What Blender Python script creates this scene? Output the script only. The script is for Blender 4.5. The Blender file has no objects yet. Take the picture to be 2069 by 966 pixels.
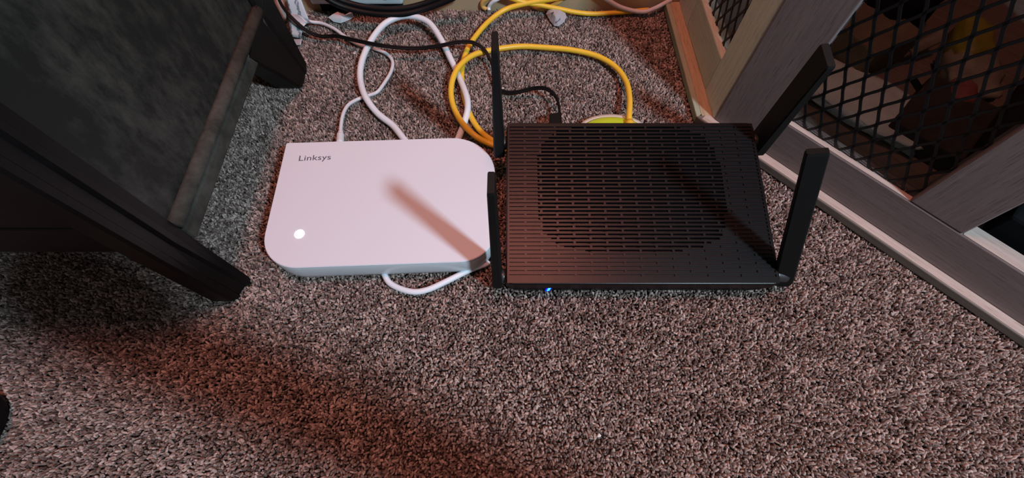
import bpy, bmesh, math, random
from mathutils import Vector, Matrix, noise

scene = bpy.context.scene
COL = scene.collection

# ---------------------------------------------------------------- camera, world, lights, exposure
cam_data = bpy.data.cameras.new('camera')
cam = bpy.data.objects.new('camera', cam_data)
COL.objects.link(cam)
cam_data.sensor_width = 36.0
cam_data.lens = 36.0 * 900.0 / 2069.0
cam_data.clip_start = 0.01
cam.location = (0.0, 0.0, 0.40)
cam.rotation_euler = (math.radians(90 - 63.4), 0, 0)
scene.camera = cam

world = bpy.data.worlds.new('world')
scene.world = world
world.use_nodes = True
bgn = world.node_tree.nodes['Background']
bgn.inputs[0].default_value = (1.0, 0.92, 0.92, 1)
bgn.inputs[1].default_value = 0.12

def area_light(name, loc, target, size, power, color):
    l = bpy.data.lights.new(name, 'AREA')
    l.shape = 'DISK'
    l.size = size
    l.energy = power
    l.color = color
    o = bpy.data.objects.new(name, l)
    COL.objects.link(o)
    o.location = loc
    d = Vector(target) - Vector(loc)
    o.rotation_euler = d.to_track_quat('-Z', 'Y').to_euler()
    return o

area_light('cool_lamp', (0.735, -0.475, 1.16), (0.0, 0.22, 0.0), 0.13, 19.0, (0.64, 0.86, 1.0))
area_light('red_lamp', (0.03, 0.33, 2.20), (0.0, 0.2, 0.0), 0.34, 21.5, (1.0, 0.31, 0.23))

scene.view_settings.view_transform = 'Standard'
scene.view_settings.look = 'None'
scene.view_settings.gamma = 1.0
scene.view_settings.use_curve_mapping = False
scene.view_settings.exposure = 0.0

# ---------------------------------------------------------------- materials
def new_mat(name):
    m = bpy.data.materials.new(name)
    m.use_nodes = True
    nt = m.node_tree
    return m, nt, nt.nodes['Principled BSDF']

def plain(name, col, rough=0.5, spec=0.5, bump=0.0, bscale=300.0, metal=0.0, emit=None, estr=0.0, var=0.0, vscale=40.0):
    m, nt, b = new_mat(name)
    b.inputs['Base Color'].default_value = (*col, 1)
    b.inputs['Roughness'].default_value = rough
    b.inputs['Specular IOR Level'].default_value = spec
    b.inputs['Metallic'].default_value = metal
    if emit:
        b.inputs['Emission Color'].default_value = (*emit, 1)
        b.inputs['Emission Strength'].default_value = estr
    tc = nt.nodes.new('ShaderNodeTexCoord')
    if bump > 0:
        n = nt.nodes.new('ShaderNodeTexNoise'); n.inputs['Scale'].default_value = bscale
        n.inputs['Detail'].default_value = 4
        bp = nt.nodes.new('ShaderNodeBump'); bp.inputs['Strength'].default_value = bump
        bp.inputs['Distance'].default_value = 0.0006
        nt.links.new(tc.outputs['Object'], n.inputs['Vector'])
        nt.links.new(n.outputs['Fac'], bp.inputs['Height'])
        nt.links.new(bp.outputs['Normal'], b.inputs['Normal'])
    if var > 0:
        n = nt.nodes.new('ShaderNodeTexNoise'); n.inputs['Scale'].default_value = vscale
        n.inputs['Detail'].default_value = 6; n.inputs['Roughness'].default_value = 0.65
        r = nt.nodes.new('ShaderNodeValToRGB')
        r.color_ramp.elements[0].position = 0.3; r.color_ramp.elements[1].position = 0.75
        r.color_ramp.elements[0].color = (*[c * (1 - var) for c in col], 1)
        r.color_ramp.elements[1].color = (*[min(1, c * (1 + var)) for c in col], 1)
        nt.links.new(tc.outputs['Object'], n.inputs['Vector'])
        nt.links.new(n.outputs['Fac'], r.inputs['Fac'])
        nt.links.new(r.outputs['Color'], b.inputs['Base Color'])
    return m

def wood(name, c0, c1, cdark, direction, rough=0.55):
    """washed oak: fine streaks and pores stretched along a direction (object space)"""
    m, nt, b = new_mat(name)
    tc = nt.nodes.new('ShaderNodeTexCoord')
    mp = nt.nodes.new('ShaderNodeMapping'); mp.vector_type = 'TEXTURE'
    d = Vector(direction).normalized()
    q = Vector((1, 0, 0)).rotation_difference(d)
    mp.inputs['Rotation'].default_value = q.to_euler()
    mp.inputs['Scale'].default_value = (16.0, 1.0, 1.0)
    nt.links.new(tc.outputs['Object'], mp.inputs['Vector'])
    n1 = nt.nodes.new('ShaderNodeTexNoise'); n1.inputs['Scale'].default_value = 280; n1.inputs['Detail'].default_value = 5
    n2 = nt.nodes.new('ShaderNodeTexNoise'); n2.inputs['Scale'].default_value = 900; n2.inputs['Detail'].default_value = 3
    nt.links.new(mp.outputs[0], n1.inputs['Vector']); nt.links.new(mp.outputs[0], n2.inputs['Vector'])
    r = nt.nodes.new('ShaderNodeValToRGB')
    r.color_ramp.elements[0].position = 0.34; r.color_ramp.elements[0].color = (*c0, 1)
    r.color_ramp.elements[1].position = 0.68; r.color_ramp.elements[1].color = (*c1, 1)
    nt.links.new(n1.outputs['Fac'], r.inputs['Fac'])
    r2 = nt.nodes.new('ShaderNodeValToRGB')
    r2.color_ramp.elements[0].position = 0.30; r2.color_ramp.elements[0].color = (1, 1, 1, 1)
    r2.color_ramp.elements[1].position = 0.42; r2.color_ramp.elements[1].color = (0, 0, 0, 1)
    nt.links.new(n2.outputs['Fac'], r2.inputs['Fac'])
    mx = nt.nodes.new('ShaderNodeMixRGB'); mx.inputs['Color2'].default_value = (*cdark, 1)
    nt.links.new(r2.outputs['Color'], mx.inputs['Fac'])
    nt.links.new(r.outputs['Color'], mx.inputs['Color1'])
    nt.links.new(mx.outputs['Color'], b.inputs['Base Color'])
    bp = nt.nodes.new('ShaderNodeBump'); bp.inputs['Strength'].default_value = 0.25; bp.inputs['Distance'].default_value = 0.0004
    nt.links.new(n2.outputs['Fac'], bp.inputs['Height']); nt.links.new(bp.outputs['Normal'], b.inputs['Normal'])
    b.inputs['Roughness'].default_value = rough
    b.inputs['Specular IOR Level'].default_value = 0.3
    return m

D = Vector((0.6902, -0.7236, 0.0))          # along the media cabinet's front
N = Vector((0.7236, 0.6902, 0.0))           # into the cabinet
CORNER = Vector((0.2098, 0.3507, 0.0))
DS = Vector((-0.0246, 0.9997, 0.0))         # along the cabinet's side
NS = Vector((0.9997, 0.0246, 0.0))

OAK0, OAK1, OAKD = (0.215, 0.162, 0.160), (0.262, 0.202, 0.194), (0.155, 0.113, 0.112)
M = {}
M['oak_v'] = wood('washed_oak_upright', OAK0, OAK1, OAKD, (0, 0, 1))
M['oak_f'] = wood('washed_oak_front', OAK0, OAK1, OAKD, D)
M['oak_s'] = wood('washed_oak_side_lit', (0.50, 0.53, 0.44), (0.58, 0.61, 0.51), (0.38, 0.39, 0.30), DS)  # same oak lightened and greened: the light on the side face painted in
M['oak_sv'] = wood('washed_oak_side_upright_lit', (0.58, 0.62, 0.55), (0.67, 0.71, 0.64), (0.42, 0.43, 0.37), (0, 0, 1))  # upright-grain copy with the same painted-in light
M['plinth_f'] = wood('plinth_front_shaded', (0.15, 0.125, 0.105), (0.19, 0.155, 0.13), (0.11, 0.085, 0.07), D)  # same oak painted darker, shade put in against the grazing cool lamp
M['plinth_s'] = wood('plinth_side_lit', (0.29, 0.33, 0.24), (0.34, 0.38, 0.28), (0.22, 0.24, 0.16), DS)  # greened in the colour to offset the red lamp on this face
M['edge_f'] = wood('lit_edge_front', (0.42, 0.33, 0.29), (0.50, 0.40, 0.35), (0.32, 0.23, 0.20), D)  # front top strips paler than the oak: light on them painted in
M['edge_s'] = wood('top_edge_side', (0.36, 0.27, 0.17), (0.44, 0.34, 0.22), (0.25, 0.16, 0.09), DS)
M['board'] = wood('cabinet_board', (0.19, 0.155, 0.13), (0.23, 0.185, 0.15), (0.14, 0.11, 0.09), D)
M['mesh_metal'] = plain('black_mesh_metal', (0.006, 0.006, 0.007), 0.45, 0.4)
M['router'] = plain('router_plastic', (0.0045, 0.0045, 0.0052), 0.34, 0.28, 0.12, 1500)
M['router_deck'] = plain('router_recess_plastic', (0.004, 0.004, 0.005), 0.5, 0.2)
M['router_dark'] = plain('router_inside', (0.002, 0.002, 0.002), 0.7, 0.1)
M['antenna'] = plain('antenna_plastic', (0.007, 0.0075, 0.0075), 0.6, 0.2, 0.3, 1800)
M['hinge'] = plain('hinge_plastic', (0.03, 0.032, 0.034), 0.35, 0.5)
M['blue_led'] = plain('blue_led', (0.05, 0.3, 1.0), 0.4, emit=(0.06, 0.62, 1.0), estr=1.6)
M['blue_glow'] = plain('blue_light_lens', (0.01, 0.02, 0.4), 0.4, emit=(0.0, 0.012, 1.0), estr=1.0)
M['light_entry_glass'] = plain('light_entry_glass', (0.02, 0.02, 0.02), 0.08, 0.5); M['light_entry_glass'].node_tree.nodes['Principled BSDF'].inputs['Alpha'].default_value = 0.55
M['node'] = plain('white_plastic', (0.72, 0.76, 0.84), 0.42, 0.4)
M['node_side'] = plain('white_gloss_plastic', (0.66, 0.69, 0.73), 0.22, 0.5)
M['white_led'] = plain('white_led', (1, 1, 1), 0.4, emit=(1.0, 0.95, 0.88), estr=4.0)
M['logo'] = plain('grey_print', (0.10, 0.10, 0.13), 0.5)
M['white_cable'] = plain('white_cable_jacket', (0.76, 0.83, 0.90), 0.38, 0.45)
M['thin_white'] = plain('thin_white_jacket', (0.66, 0.69, 0.74), 0.4, 0.45)
M['yellow'] = plain('yellow_cable_jacket', (0.86, 0.55, 0.04), 0.36, 0.45, var=0.05, vscale=60)
M['pale_yellow'] = plain('pale_yellow_jacket', (0.62, 0.38, 0.10), 0.4, 0.45)
M['black_cable'] = plain('black_cable_jacket', (0.004, 0.004, 0.005), 0.45, 0.22)
M['dresser'] = plain('black_brown_lacquer', (0.0055, 0.005, 0.005), 0.45, 0.2, 0.2, 90, var=0.3, vscale=25)
M['dresser_edge'] = plain('worn_dark_molding', (0.055, 0.050, 0.043), 0.8, 0.12, 0.5, 120, var=0.5, vscale=60)
M['pink'] = plain('red_print', (0.24, 0.08, 0.08), 0.6)
M['foil_y'] = plain('yellow_film', (0.30, 0.27, 0.03), 0.5, var=0.3, vscale=30)
M['foil_w'] = plain('white_film', (0.27, 0.25, 0.20), 0.5, var=0.3, vscale=40)
M['cloth'] = plain('grey_cloth', (0.60, 0.74, 0.74), 0.9, 0.1, 0.6, 400, var=0.2, vscale=30)
M['olive'] = plain('olive_card', (0.19, 0.15, 0.10), 0.8, 0.2, var=0.3, vscale=25)
M['brown_card'] = plain('brown_card', (0.045, 0.042, 0.040), 0.8, 0.2, var=0.3, vscale=30)
M['black_cloth'] = plain('black_cloth', (0.006, 0.006, 0.007), 0.9, 0.1)
M['paper'] = plain('white_paper', (0.66, 0.66, 0.70), 0.7, 0.2, 0.2, 200)
M['wall'] = plain('tan_wall_paint', (0.46, 0.33, 0.20), 0.7, 0.25, 0.3, 120)
M['base'] = plain('tan_baseboard_paint', (0.50, 0.36, 0.22), 0.5, 0.35)
M['box_blue'] = plain('pale_blue_plastic', (0.55, 0.66, 0.70), 0.45, 0.4)
M['tag'] = plain('clear_grey_plastic', (0.42, 0.43, 0.47), 0.2, 0.6)
M['tag_dark'] = plain('dark_print', (0.06, 0.06, 0.07), 0.5)
M['lime'] = plain('lime_plastic', (0.50, 0.62, 0.03), 0.35, 0.5)
M['rim'] = plain('ivory_plastic', (0.72, 0.70, 0.60), 0.35, 0.5)
M['teal'] = plain('teal_print', (0.10, 0.30, 0.36), 0.5)
M['tape'] = plain('beige_tape', (0.40, 0.34, 0.30), 0.6, var=0.2, vscale=60)
M['gum'] = plain('dark_rubber', (0.004, 0.004, 0.005), 0.6, 0.2)
M['lint_w'] = plain('pale_lint', (0.7, 0.68, 0.62), 0.8)
M['lint_d'] = plain('dark_lint', (0.012, 0.010, 0.009), 0.8)

# scuffed, faintly mottled side panel of the dresser
m, nt, b = new_mat('scuffed_black_panel'); M['panel'] = m
tc = nt.nodes.new('ShaderNodeTexCoord')
mp = nt.nodes.new('ShaderNodeMapping'); mp.inputs['Scale'].default_value = (1, 1.0, 0.55)
n1 = nt.nodes.new('ShaderNodeTexNoise'); n1.inputs['Scale'].default_value = 75; n1.inputs['Detail'].default_value = 10; n1.inputs['Roughness'].default_value = 0.72
n2 = nt.nodes.new('ShaderNodeTexNoise'); n2.inputs['Scale'].default_value = 14; n2.inputs['Detail'].default_value = 4
mul = nt.nodes.new('ShaderNodeMath'); mul.operation = 'MULTIPLY'
r = nt.nodes.new('ShaderNodeValToRGB')
r.color_ramp.elements[0].position = 0.20; r.color_ramp.elements[0].color = (0.012, 0.0125, 0.0118, 1)
r.color_ramp.elements[1].position = 0.40; r.color_ramp.elements[1].color = (0.058, 0.056, 0.048, 1)
nt.links.new(tc.outputs['Object'], mp.inputs['Vector'])
nt.links.new(mp.outputs[0], n1.inputs['Vector']); nt.links.new(mp.outputs[0], n2.inputs['Vector'])
nt.links.new(n1.outputs['Fac'], mul.inputs[0]); nt.links.new(n2.outputs['Fac'], mul.inputs[1])
nt.links.new(mul.outputs[0], r.inputs['Fac']); nt.links.new(r.outputs['Color'], b.inputs['Base Color'])
bp = nt.nodes.new('ShaderNodeBump'); bp.inputs['Strength'].default_value = 0.35; bp.inputs['Distance'].default_value = 0.001
nt.links.new(n1.outputs['Fac'], bp.inputs['Height']); nt.links.new(bp.outputs['Normal'], b.inputs['Normal'])
b.inputs['Roughness'].default_value = 0.62; b.inputs['Specular IOR Level'].default_value = 0.25

# carpet backing and carpet yarn
M['backing'] = plain('carpet_backing', (0.055, 0.042, 0.036), 1.0, 0.05, 1.0, 500, var=0.5, vscale=350)
m, nt, b = new_mat('carpet_yarn'); M['yarn'] = m
at_ = nt.nodes.new('ShaderNodeAttribute'); at_.attribute_type = 'INSTANCER'; at_.attribute_name = 'tone'
r = nt.nodes.new('ShaderNodeValToRGB')
r.color_ramp.elements[0].position = 0.0; r.color_ramp.elements[0].color = (0.066, 0.045, 0.038, 1)
r.color_ramp.elements[1].position = 1.0; r.color_ramp.elements[1].color = (0.62, 0.50, 0.45, 1)
e = r.color_ramp.elements.new(0.45); e.color = (0.258, 0.194, 0.170, 1)
nt.links.new(at_.outputs['Fac'], r.inputs['Fac']); nt.links.new(r.outputs['Color'], b.inputs['Base Color'])
b.inputs['Roughness'].default_value = 0.85; b.inputs['Specular IOR Level'].default_value = 0.15

# printed care label: rows of tiny illegible print as flat marks
m, nt, b = new_mat('printed_label'); M['label'] = m
tc = nt.nodes.new('ShaderNodeTexCoord')
wv = nt.nodes.new('ShaderNodeTexWave'); wv.inputs['Scale'].default_value = 26; wv.inputs['Distortion'].default_value = 1.2; wv.bands_direction = 'X'
wv.inputs['Detail'].default_value = 3; wv.inputs['Detail Scale'].default_value = 6
nn = nt.nodes.new('ShaderNodeTexNoise'); nn.inputs['Scale'].default_value = 260
ml = nt.nodes.new('ShaderNodeMath'); ml.operation = 'MULTIPLY'
r = nt.nodes.new('ShaderNodeValToRGB')
r.color_ramp.elements[0].position = 0.30; r.color_ramp.elements[0].color = (0.60, 0.66, 0.70, 1)
r.color_ramp.elements[1].position = 0.45; r.color_ramp.elements[1].color = (0.18, 0.22, 0.27, 1)
nt.links.new(tc.outputs['Object'], wv.inputs['Vector']); nt.links.new(tc.outputs['Object'], nn.inputs['Vector'])
nt.links.new(wv.outputs['Fac'], ml.inputs[0]); nt.links.new(nn.outputs['Fac'], ml.inputs[1])
nt.links.new(ml.outputs[0], r.inputs['Fac']); nt.links.new(r.outputs['Color'], b.inputs['Base Color'])
b.inputs['Roughness'].default_value = 0.6

# ---------------------------------------------------------------- mesh helpers
def obj(name, bm, mat, parent=None, smooth=False, bevel=0.0, bseg=2, angle=40):
    bmesh.ops.recalc_face_normals(bm, faces=bm.faces)
    me = bpy.data.meshes.new(name)
    bm.to_mesh(me); bm.free()
    o = bpy.data.objects.new(name, me)
    COL.objects.link(o)
    me.materials.append(mat)
    if smooth:
        for p in me.polygons: p.use_smooth = True
    if bevel > 0:
        md = o.modifiers.new('bevel', 'BEVEL'); md.width = bevel; md.segments = bseg
        md.limit_method = 'ANGLE'; md.angle_limit = math.radians(angle)
    if parent is not None:
        o.parent = parent
        o.matrix_parent_inverse = Matrix.Translation(-parent.location)
    return o

def thing(name, label, cat, loc=(0, 0, 0), group=None):
    o = bpy.data.objects.new(name, None)
    o.empty_display_size = 0.02
    COL.objects.link(o)
    o.location = loc
    tag(o, label, cat, group)
    return o

def tag(o, label, cat, group=None, kind=None):
    o['label'] = label; o['category'] = cat
    if group: o['group'] = group
    if kind: o['kind'] = kind
    return o

def prism(bm, pts, z0, z1):
    """vertical prism over a plan outline (list of xy)"""
    lo = [bm.verts.new((p[0], p[1], z0)) for p in pts]
    hi = [bm.verts.new((p[0], p[1], z1)) for p in pts]
    n = len(pts)
    for i in range(n):
        j = (i + 1) % n
        bm.faces.new((lo[i], lo[j], hi[j], hi[i]))
    bm.faces.new(hi); bm.faces.new(lo[::-1])

def hexa(bm, c):
    """box from 8 corners: 4 low, 4 high"""
    v = [bm.verts.new(p) for p in c]
    for f in ((0, 1, 2, 3), (7, 6, 5, 4), (0, 4, 5, 1), (1, 5, 6, 2), (2, 6, 7, 3), (3, 7, 4, 0)):
        bm.faces.new([v[i] for i in f])

def box(bm, x0, x1, y0, y1, z0, z1):
    hexa(bm, [(x0, y0, z0), (x1, y0, z0), (x1, y1, z0), (x0, y1, z0), (x0, y0, z1), (x1, y0, z1), (x1, y1, z1), (x0, y1, z1)])

def fbox(bm, o, ax, ay, a0, a1, b0, b1, z0, z1):
    """box in a rotated frame: origin o, axes ax, ay"""
    P = lambda a, b_, z: o + ax * a + ay * b_ + Vector((0, 0, z))
    hexa(bm, [P(a0, b0, z0), P(a1, b0, z0), P(a1, b1, z0), P(a0, b1, z0), P(a0, b0, z1), P(a1, b0, z1), P(a1, b1, z1), P(a0, b1, z1)])

def loft(bm, secs, cap=True):
    rings = [[bm.verts.new(p) for p in s] for s in secs]
    n = len(rings[0])
    for a, c in zip(rings, rings[1:]):
        for i in range(n):
            j = (i + 1) % n
            bm.faces.new((a[i], a[j], c[j], c[i]))
    if cap:
        bm.faces.new(rings[0][::-1]); bm.faces.new(rings[-1])

def catmull(pts, sub=8):
    P = [Vector(p) for p in pts]
    P = [P[0] * 2 - P[1]] + P + [P[-1] * 2 - P[-2]]
    out = []
    for i in range(1, len(P) - 2):
        a, b_, c, d = P[i - 1], P[i], P[i + 1], P[i + 2]
        for k in range(sub):
            t = k / sub
            out.append(0.5 * ((2 * b_) + (c - a) * t + (2 * a - 5 * b_ + 4 * c - d) * t * t + (3 * b_ - a - 3 * c + d) * t ** 3))
    out.append(P[-2])
    return out

def tube(bm, pts, r, seg=12, sub=8, spline=True, flat=1.0):
    path = catmull(pts, sub) if spline else [Vector(p) for p in pts]
    n = len(path)
    rr = r if callable(r) else (lambda t: r)
    up = Vector((0, 0, 1))
    secs = []
    prev = None
    for i, p in enumerate(path):
        t = (path[min(i + 1, n - 1)] - path[max(i - 1, 0)]).normalized()
        if prev is None:
            s = t.cross(up)
            if s.length < 1e-4: s = t.cross(Vector((1, 0, 0)))
        else:
            s = prev - t * prev.dot(t)
        s.normalize(); prev = s
        u = s.cross(t)
        q = rr(i / (n - 1))
        secs.append([p + s * (math.cos(a) * q) + u * (math.sin(a) * q * flat) for a in [2 * math.pi * k / seg for k in range(seg)]])
    loft(bm, secs)

def cable(name, pts, r, mat, parent=None, **kw):
    bm = bmesh.new(); tube(bm, pts, r, **kw)
    return obj(name, bm, mat, parent, smooth=True)

def sheet(bm, rows, cols_fn, nu, nv):
    g = [[bm.verts.new(cols_fn(i / nu, j / nv)) for j in range(nv + 1)] for i in range(nu + 1)]
    for i in range(nu):
        for j in range(nv):
            bm.faces.new((g[i][j], g[i + 1][j], g[i + 1][j + 1], g[i][j + 1]))

def thicken(o, t):
    md = o.modifiers.new('thickness', 'SOLIDIFY'); md.thickness = t; md.offset = 0
    return o

# ---------------------------------------------------------------- floor, carpet, wall
bm = bmesh.new()
box(bm, -1.6, 1.6, -1.2, 0.60, -0.03, -0.0065)
floor = obj('floor', bm, M['backing']); floor['kind'] = 'structure'

rng = random.Random(11)
verts, rots, scls, tones = [], [], [], []
STEP = 0.00232
def in_cabinet(x, y):
    p = Vector((x, y, 0)) - CORNER
    return p.dot(N) > 0.006 and p.dot(NS) > 0.006 and p.dot(D) < 0.475
iy = 0
y = -0.22
while y < 0.548:
    x = -0.66 + (STEP * 0.5 if iy % 2 else 0)
    while x < 0.70:
        if not in_cabinet(x, y) and not (x > 0.52 and y > 0.25):
            px = x + rng.uniform(-0.0010, 0.0010); py = y + rng.uniform(-0.0010, 0.0010)
            h = noise.noise(Vector((px * 55, py * 55, 0))) * 0.0006
            verts.append((px, py, -0.0032 + rng.uniform(-0.0009, 0.0009) + h))
            az = rng.uniform(0, 6.283)
            rots.append((rng.gauss(0, 0.42), rng.gauss(0, 0.42), az))
            s = rng.uniform(0.78, 1.25)
            scls.append((s * 0.00110, s * 0.00110 * rng.uniform(0.75, 1.15), rng.uniform(0.0022, 0.0038)))
            cl = 0.5 + 0.5 * noise.noise(Vector((px * 38, py * 38, 3.1)))
            tones.append(min(1, max(0, rng.betavariate(1.5, 1.7) * 0.92 + (cl - 0.5) * 0.25)))
        x += STEP
    y += STEP * 0.87
    iy += 1
me = bpy.data.meshes.new('carpet_pile')
me.from_pydata(verts, [], [])
for nm, typ, data in (('rot', 'FLOAT_VECTOR', rots), ('scl', 'FLOAT_VECTOR', scls)):
    a = me.attributes.new(nm, typ, 'POINT'); a.data.foreach_set('vector', [c for v in data for c in v])
a = me.attributes.new('tone', 'FLOAT', 'POINT'); a.data.foreach_set('value', tones)
pile = bpy.data.objects.new('carpet_pile', me); COL.objects.link(pile)
pile.parent = floor; pile['kind'] = 'stuff'
me.materials.append(M['yarn'])
ng = bpy.data.node_groups.new('pile', 'GeometryNodeTree')
ng.interface.new_socket('Geometry', in_out='INPUT', socket_type='NodeSocketGeometry')
ng.interface.new_socket('Geometry', in_out='OUTPUT', socket_type='NodeSocketGeometry')
gi = ng.nodes.new('NodeGroupInput'); go = ng.nodes.new('NodeGroupOutput')
ico = ng.nodes.new('GeometryNodeMeshIcoSphere'); ico.inputs['Radius'].default_value = 1.0; ico.inputs['Subdivisions'].default_value = 2
sm = ng.nodes.new('GeometryNodeSetShadeSmooth'); st = ng.nodes.new('GeometryNodeSetMaterial'); st.inputs['Material'].default_value = M['yarn']
iop = ng.nodes.new('GeometryNodeInstanceOnPoints')
def named(nm, typ):
    n = ng.nodes.new('GeometryNodeInputNamedAttribute'); n.data_type = typ; n.inputs['Name'].default_value = nm
    return n
nr = named('rot', 'FLOAT_VECTOR'); nsx = named('scl', 'FLOAT_VECTOR')
L = ng.links.new
L(ico.outputs['Mesh'], sm.inputs[0]); L(sm.outputs[0], st.inputs['Geometry'])
L(gi.outputs[0], iop.inputs['Points']); L(st.outputs[0], iop.inputs['Instance'])
e2r = ng.nodes.new('FunctionNodeEulerToRotation')
L(nr.outputs['Attribute'], e2r.inputs[0]); L(e2r.outputs[0], iop.inputs['Rotation'])
L(nsx.outputs['Attribute'], iop.inputs['Scale']); L(iop.outputs[0], go.inputs[0])
md = pile.modifiers.new('pile', 'NODES'); md.node_group = ng

bm = bmesh.new(); box(bm, -1.6, 1.6, 0.562, 0.60, -0.0065, 1.6)
wall = obj('wall_back', bm, M['wall']); wall['kind'] = 'structure'
bm = bmesh.new()
prof = [(0.562, -0.006), (0.550, -0.006), (0.550, 0.07), (0.552, 0.078), (0.557, 0.083), (0.562, 0.085)]
loft(bm, [[(-1.6, a, c) for a, c in prof], [(1.6, a, c) for a, c in prof]])
bb = obj('baseboard_back', bm, M['base']); bb['kind'] = 'structure'

# ---------------------------------------------------------------- black router
router = thing('wireless_router', 'wide black wireless router with a slotted top and four paddle antennas', 'router', (0.116, 0.22, 0.0))
RX0, RX1, RY0, RY1 = -0.0055, 0.2395, 0.1412, 0.3020
def ztop(yy): return 0.028 + (yy - RY0) / (RY1 - RY0) * 0.028
def rp(s, t, dz=0.0):
    """point on the router's sloping top: s across in metres, t from front in metres"""
    yy = RY0 + t
    return Vector((RX0 + s, yy, ztop(yy) + dz))
W, DEP = RX1 - RX0, RY1 - RY0

# lower body
def rrect(x0, x1, y0, y1, r, k=4):
    pts = []
    for cx, cy, a0 in ((x1 - r, y1 - r, 0), (x0 + r, y1 - r, 90), (x0 + r, y0 + r, 180), (x1 - r, y0 + r, 270)):
        for i in range(k + 1):
            a = math.radians(a0 + 90 * i / k)
            pts.append((cx + r * math.cos(a), cy + r * math.sin(a)))
    return pts
bm = bmesh.new()
o1 = rrect(RX0 + 0.004, RX1 - 0.007, RY0 + 0.0045, RY1 - 0.003, 0.006)
o2 = rrect(RX0 + 0.002, RX1 - 0.002, RY0 + 0.0035, RY1 - 0.001, 0.005)
loft(bm, [[(a, c, 0.0) for a, c in o1], [(a, c, 0.006) for a, c in o2], [(a, c, ztop(c) - 0.0095) for a, c in o2]])
obj('lower_body', bm, M['router'], router)

# dark inside floor and slotted lid
bm = bmesh.new()
NROW = 40
lip_f, lip_b, lip_s = 0.0068, 0.0030, 0.0030
fieldD = DEP - lip_f - lip_b
pitch = fieldD / NROW
slot_h = pitch * 0.56
slotL = (W - 2 * lip_s) / 8.0
bridge = 0.0022
LIDT = 0.0032
def slab(s0, s1, t0, t1, top=0.0, bot=-LIDT):
    hexa(bm, [rp(s0, t0, bot), rp(s1, t0, bot), rp(s1, t1, bot), rp(s0, t1, bot), rp(s0, t0, top), rp(s1, t0, top), rp(s1, t1, top), rp(s0, t1, top)])
slab(0.0012, W - 0.0012, 0.0012, lip_f)
slab(0.0012, W - 0.0012, DEP - lip_b, DEP - 0.0012)
slab(0.0012, lip_s, lip_f, DEP - lip_b)
slab(W - lip_s, W - 0.0012, lip_f, DEP - lip_b)
for rr_ in range(NROW):
    t0 = lip_f + rr_ * pitch
    slab(lip_s, W - lip_s, t0 + slot_h, t0 + pitch)
    xs = [lip_s + slotL * (k + (0.0 if rr_ % 2 == 0 else 0.5)) for k in range(0, 9)]
    for xx in xs:
        if xx - bridge / 2 > lip_s and xx + bridge / 2 < W - lip_s:
            slab(xx - bridge / 2, xx + bridge / 2, t0, t0 + slot_h, -0.0001)
lid = obj('slotted_lid', bm, M['router'], router)

# rim of the lid, wrapping the edge
bm = bmesh.new()
outer = rrect(0, W, 0, DEP, 0.0065, 5)
mid = rrect(0.0006, W - 0.0006, 0.0006, DEP - 0.0006, 0.0060, 5)
inner = rrect(0.0014, W - 0.0014, 0.0014, DEP - 0.0014, 0.0052, 5)
loft(bm, [[rp(a, c, -0.0098) for a, c in inner], [rp(a, c, -0.0095) for a, c in outer], [rp(a, c, -0.0010) for a, c in outer],
          [rp(a, c, -0.0002) for a, c in mid], [rp(a, c, 0.0) for a, c in inner], [rp(a, c, -0.0040) for a, c in inner]], cap=False)
obj('lid_rim', bm, M['router'], router, smooth=False)

# recessed closed bottoms of the slots outside the open vent area
bm = bmesh.new()
def open_vent(s, t):
    a = (s - 0.118) / 0.088; c = (t - 0.092) / 0.064
    return abs(a) ** 4 + abs(c) ** 4 < 1.0
NC = 62
for rr_ in range(NROW):
    t0 = lip_f + rr_ * pitch - 0.0004; t1 = t0 + slot_h + 0.0008
    run = None
    for k in range(NC + 1):
        s = lip_s + (W - 2 * lip_s) * k / NC
        closed = k < NC and not open_vent(s + 0.002, t0)
        if closed and run is None: run = s
        if not closed and run is not None:
            v = [bm.verts.new(p) for p in (rp(run, t0, -0.0013), rp(s, t0, -0.0013), rp(s, t1, -0.0013), rp(run, t1, -0.0013),
                                            rp(run, t0, -0.0025), rp(s, t0, -0.0025), rp(s, t1, -0.0025), rp(run, t1, -0.0025))]
            bm.faces.new(v[:4]); bm.faces.new(v[4:][::-1])
            for a, c in ((0, 1), (1, 2), (2, 3), (3, 0)): bm.faces.new((v[a], v[c], v[c + 4], v[a + 4]))
            run = None
obj('slot_floor', bm, M['router'], router)
bm = bmesh.new()
hexa(bm, [rp(0.004, 0.004, -0.0115), rp(W - 0.004, 0.004, -0.0115), rp(W - 0.004, DEP - 0.004, -0.0115), rp(0.004, DEP - 0.004, -0.0115),
          rp(0.004, 0.004, -0.0100), rp(W - 0.004, 0.004, -0.0100), rp(W - 0.004, DEP - 0.004, -0.0100), rp(0.004, DEP - 0.004, -0.0100)])
obj('inner_board', bm, M['router_dark'], router)
# blue status light on the front face
bm = bmesh.new()
c = Vector((0.0342, RY0 + 0.0030, 0.0085))
def pill(hw, hh, y0, y1):
    pts = []
    for i in range(20):
        a = 2 * math.pi * i / 20
        pts.append((hw * math.cos(a), hw * math.sin(a) + (hh if math.sin(a) > 0 else -hh)))
    b_ = bmesh.new()
    loft(b_, [[c + Vector((p[0] + p[1] * 0.2, y0, p[1])) for p in pts], [c + Vector((p[0] + p[1] * 0.2, y1, p[1])) for p in pts]])
    return b_
sl = obj('status_light', pill(0.0022, 0.0038, 0.0010, -0.0004), M['blue_glow'], router)
co = obj('glowing_core', pill(0.0011, 0.0026, 0.0006, -0.0008), M['blue_led'], None)
co.parent = sl
co['label'] = 'bright cyan core of the light'
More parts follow.
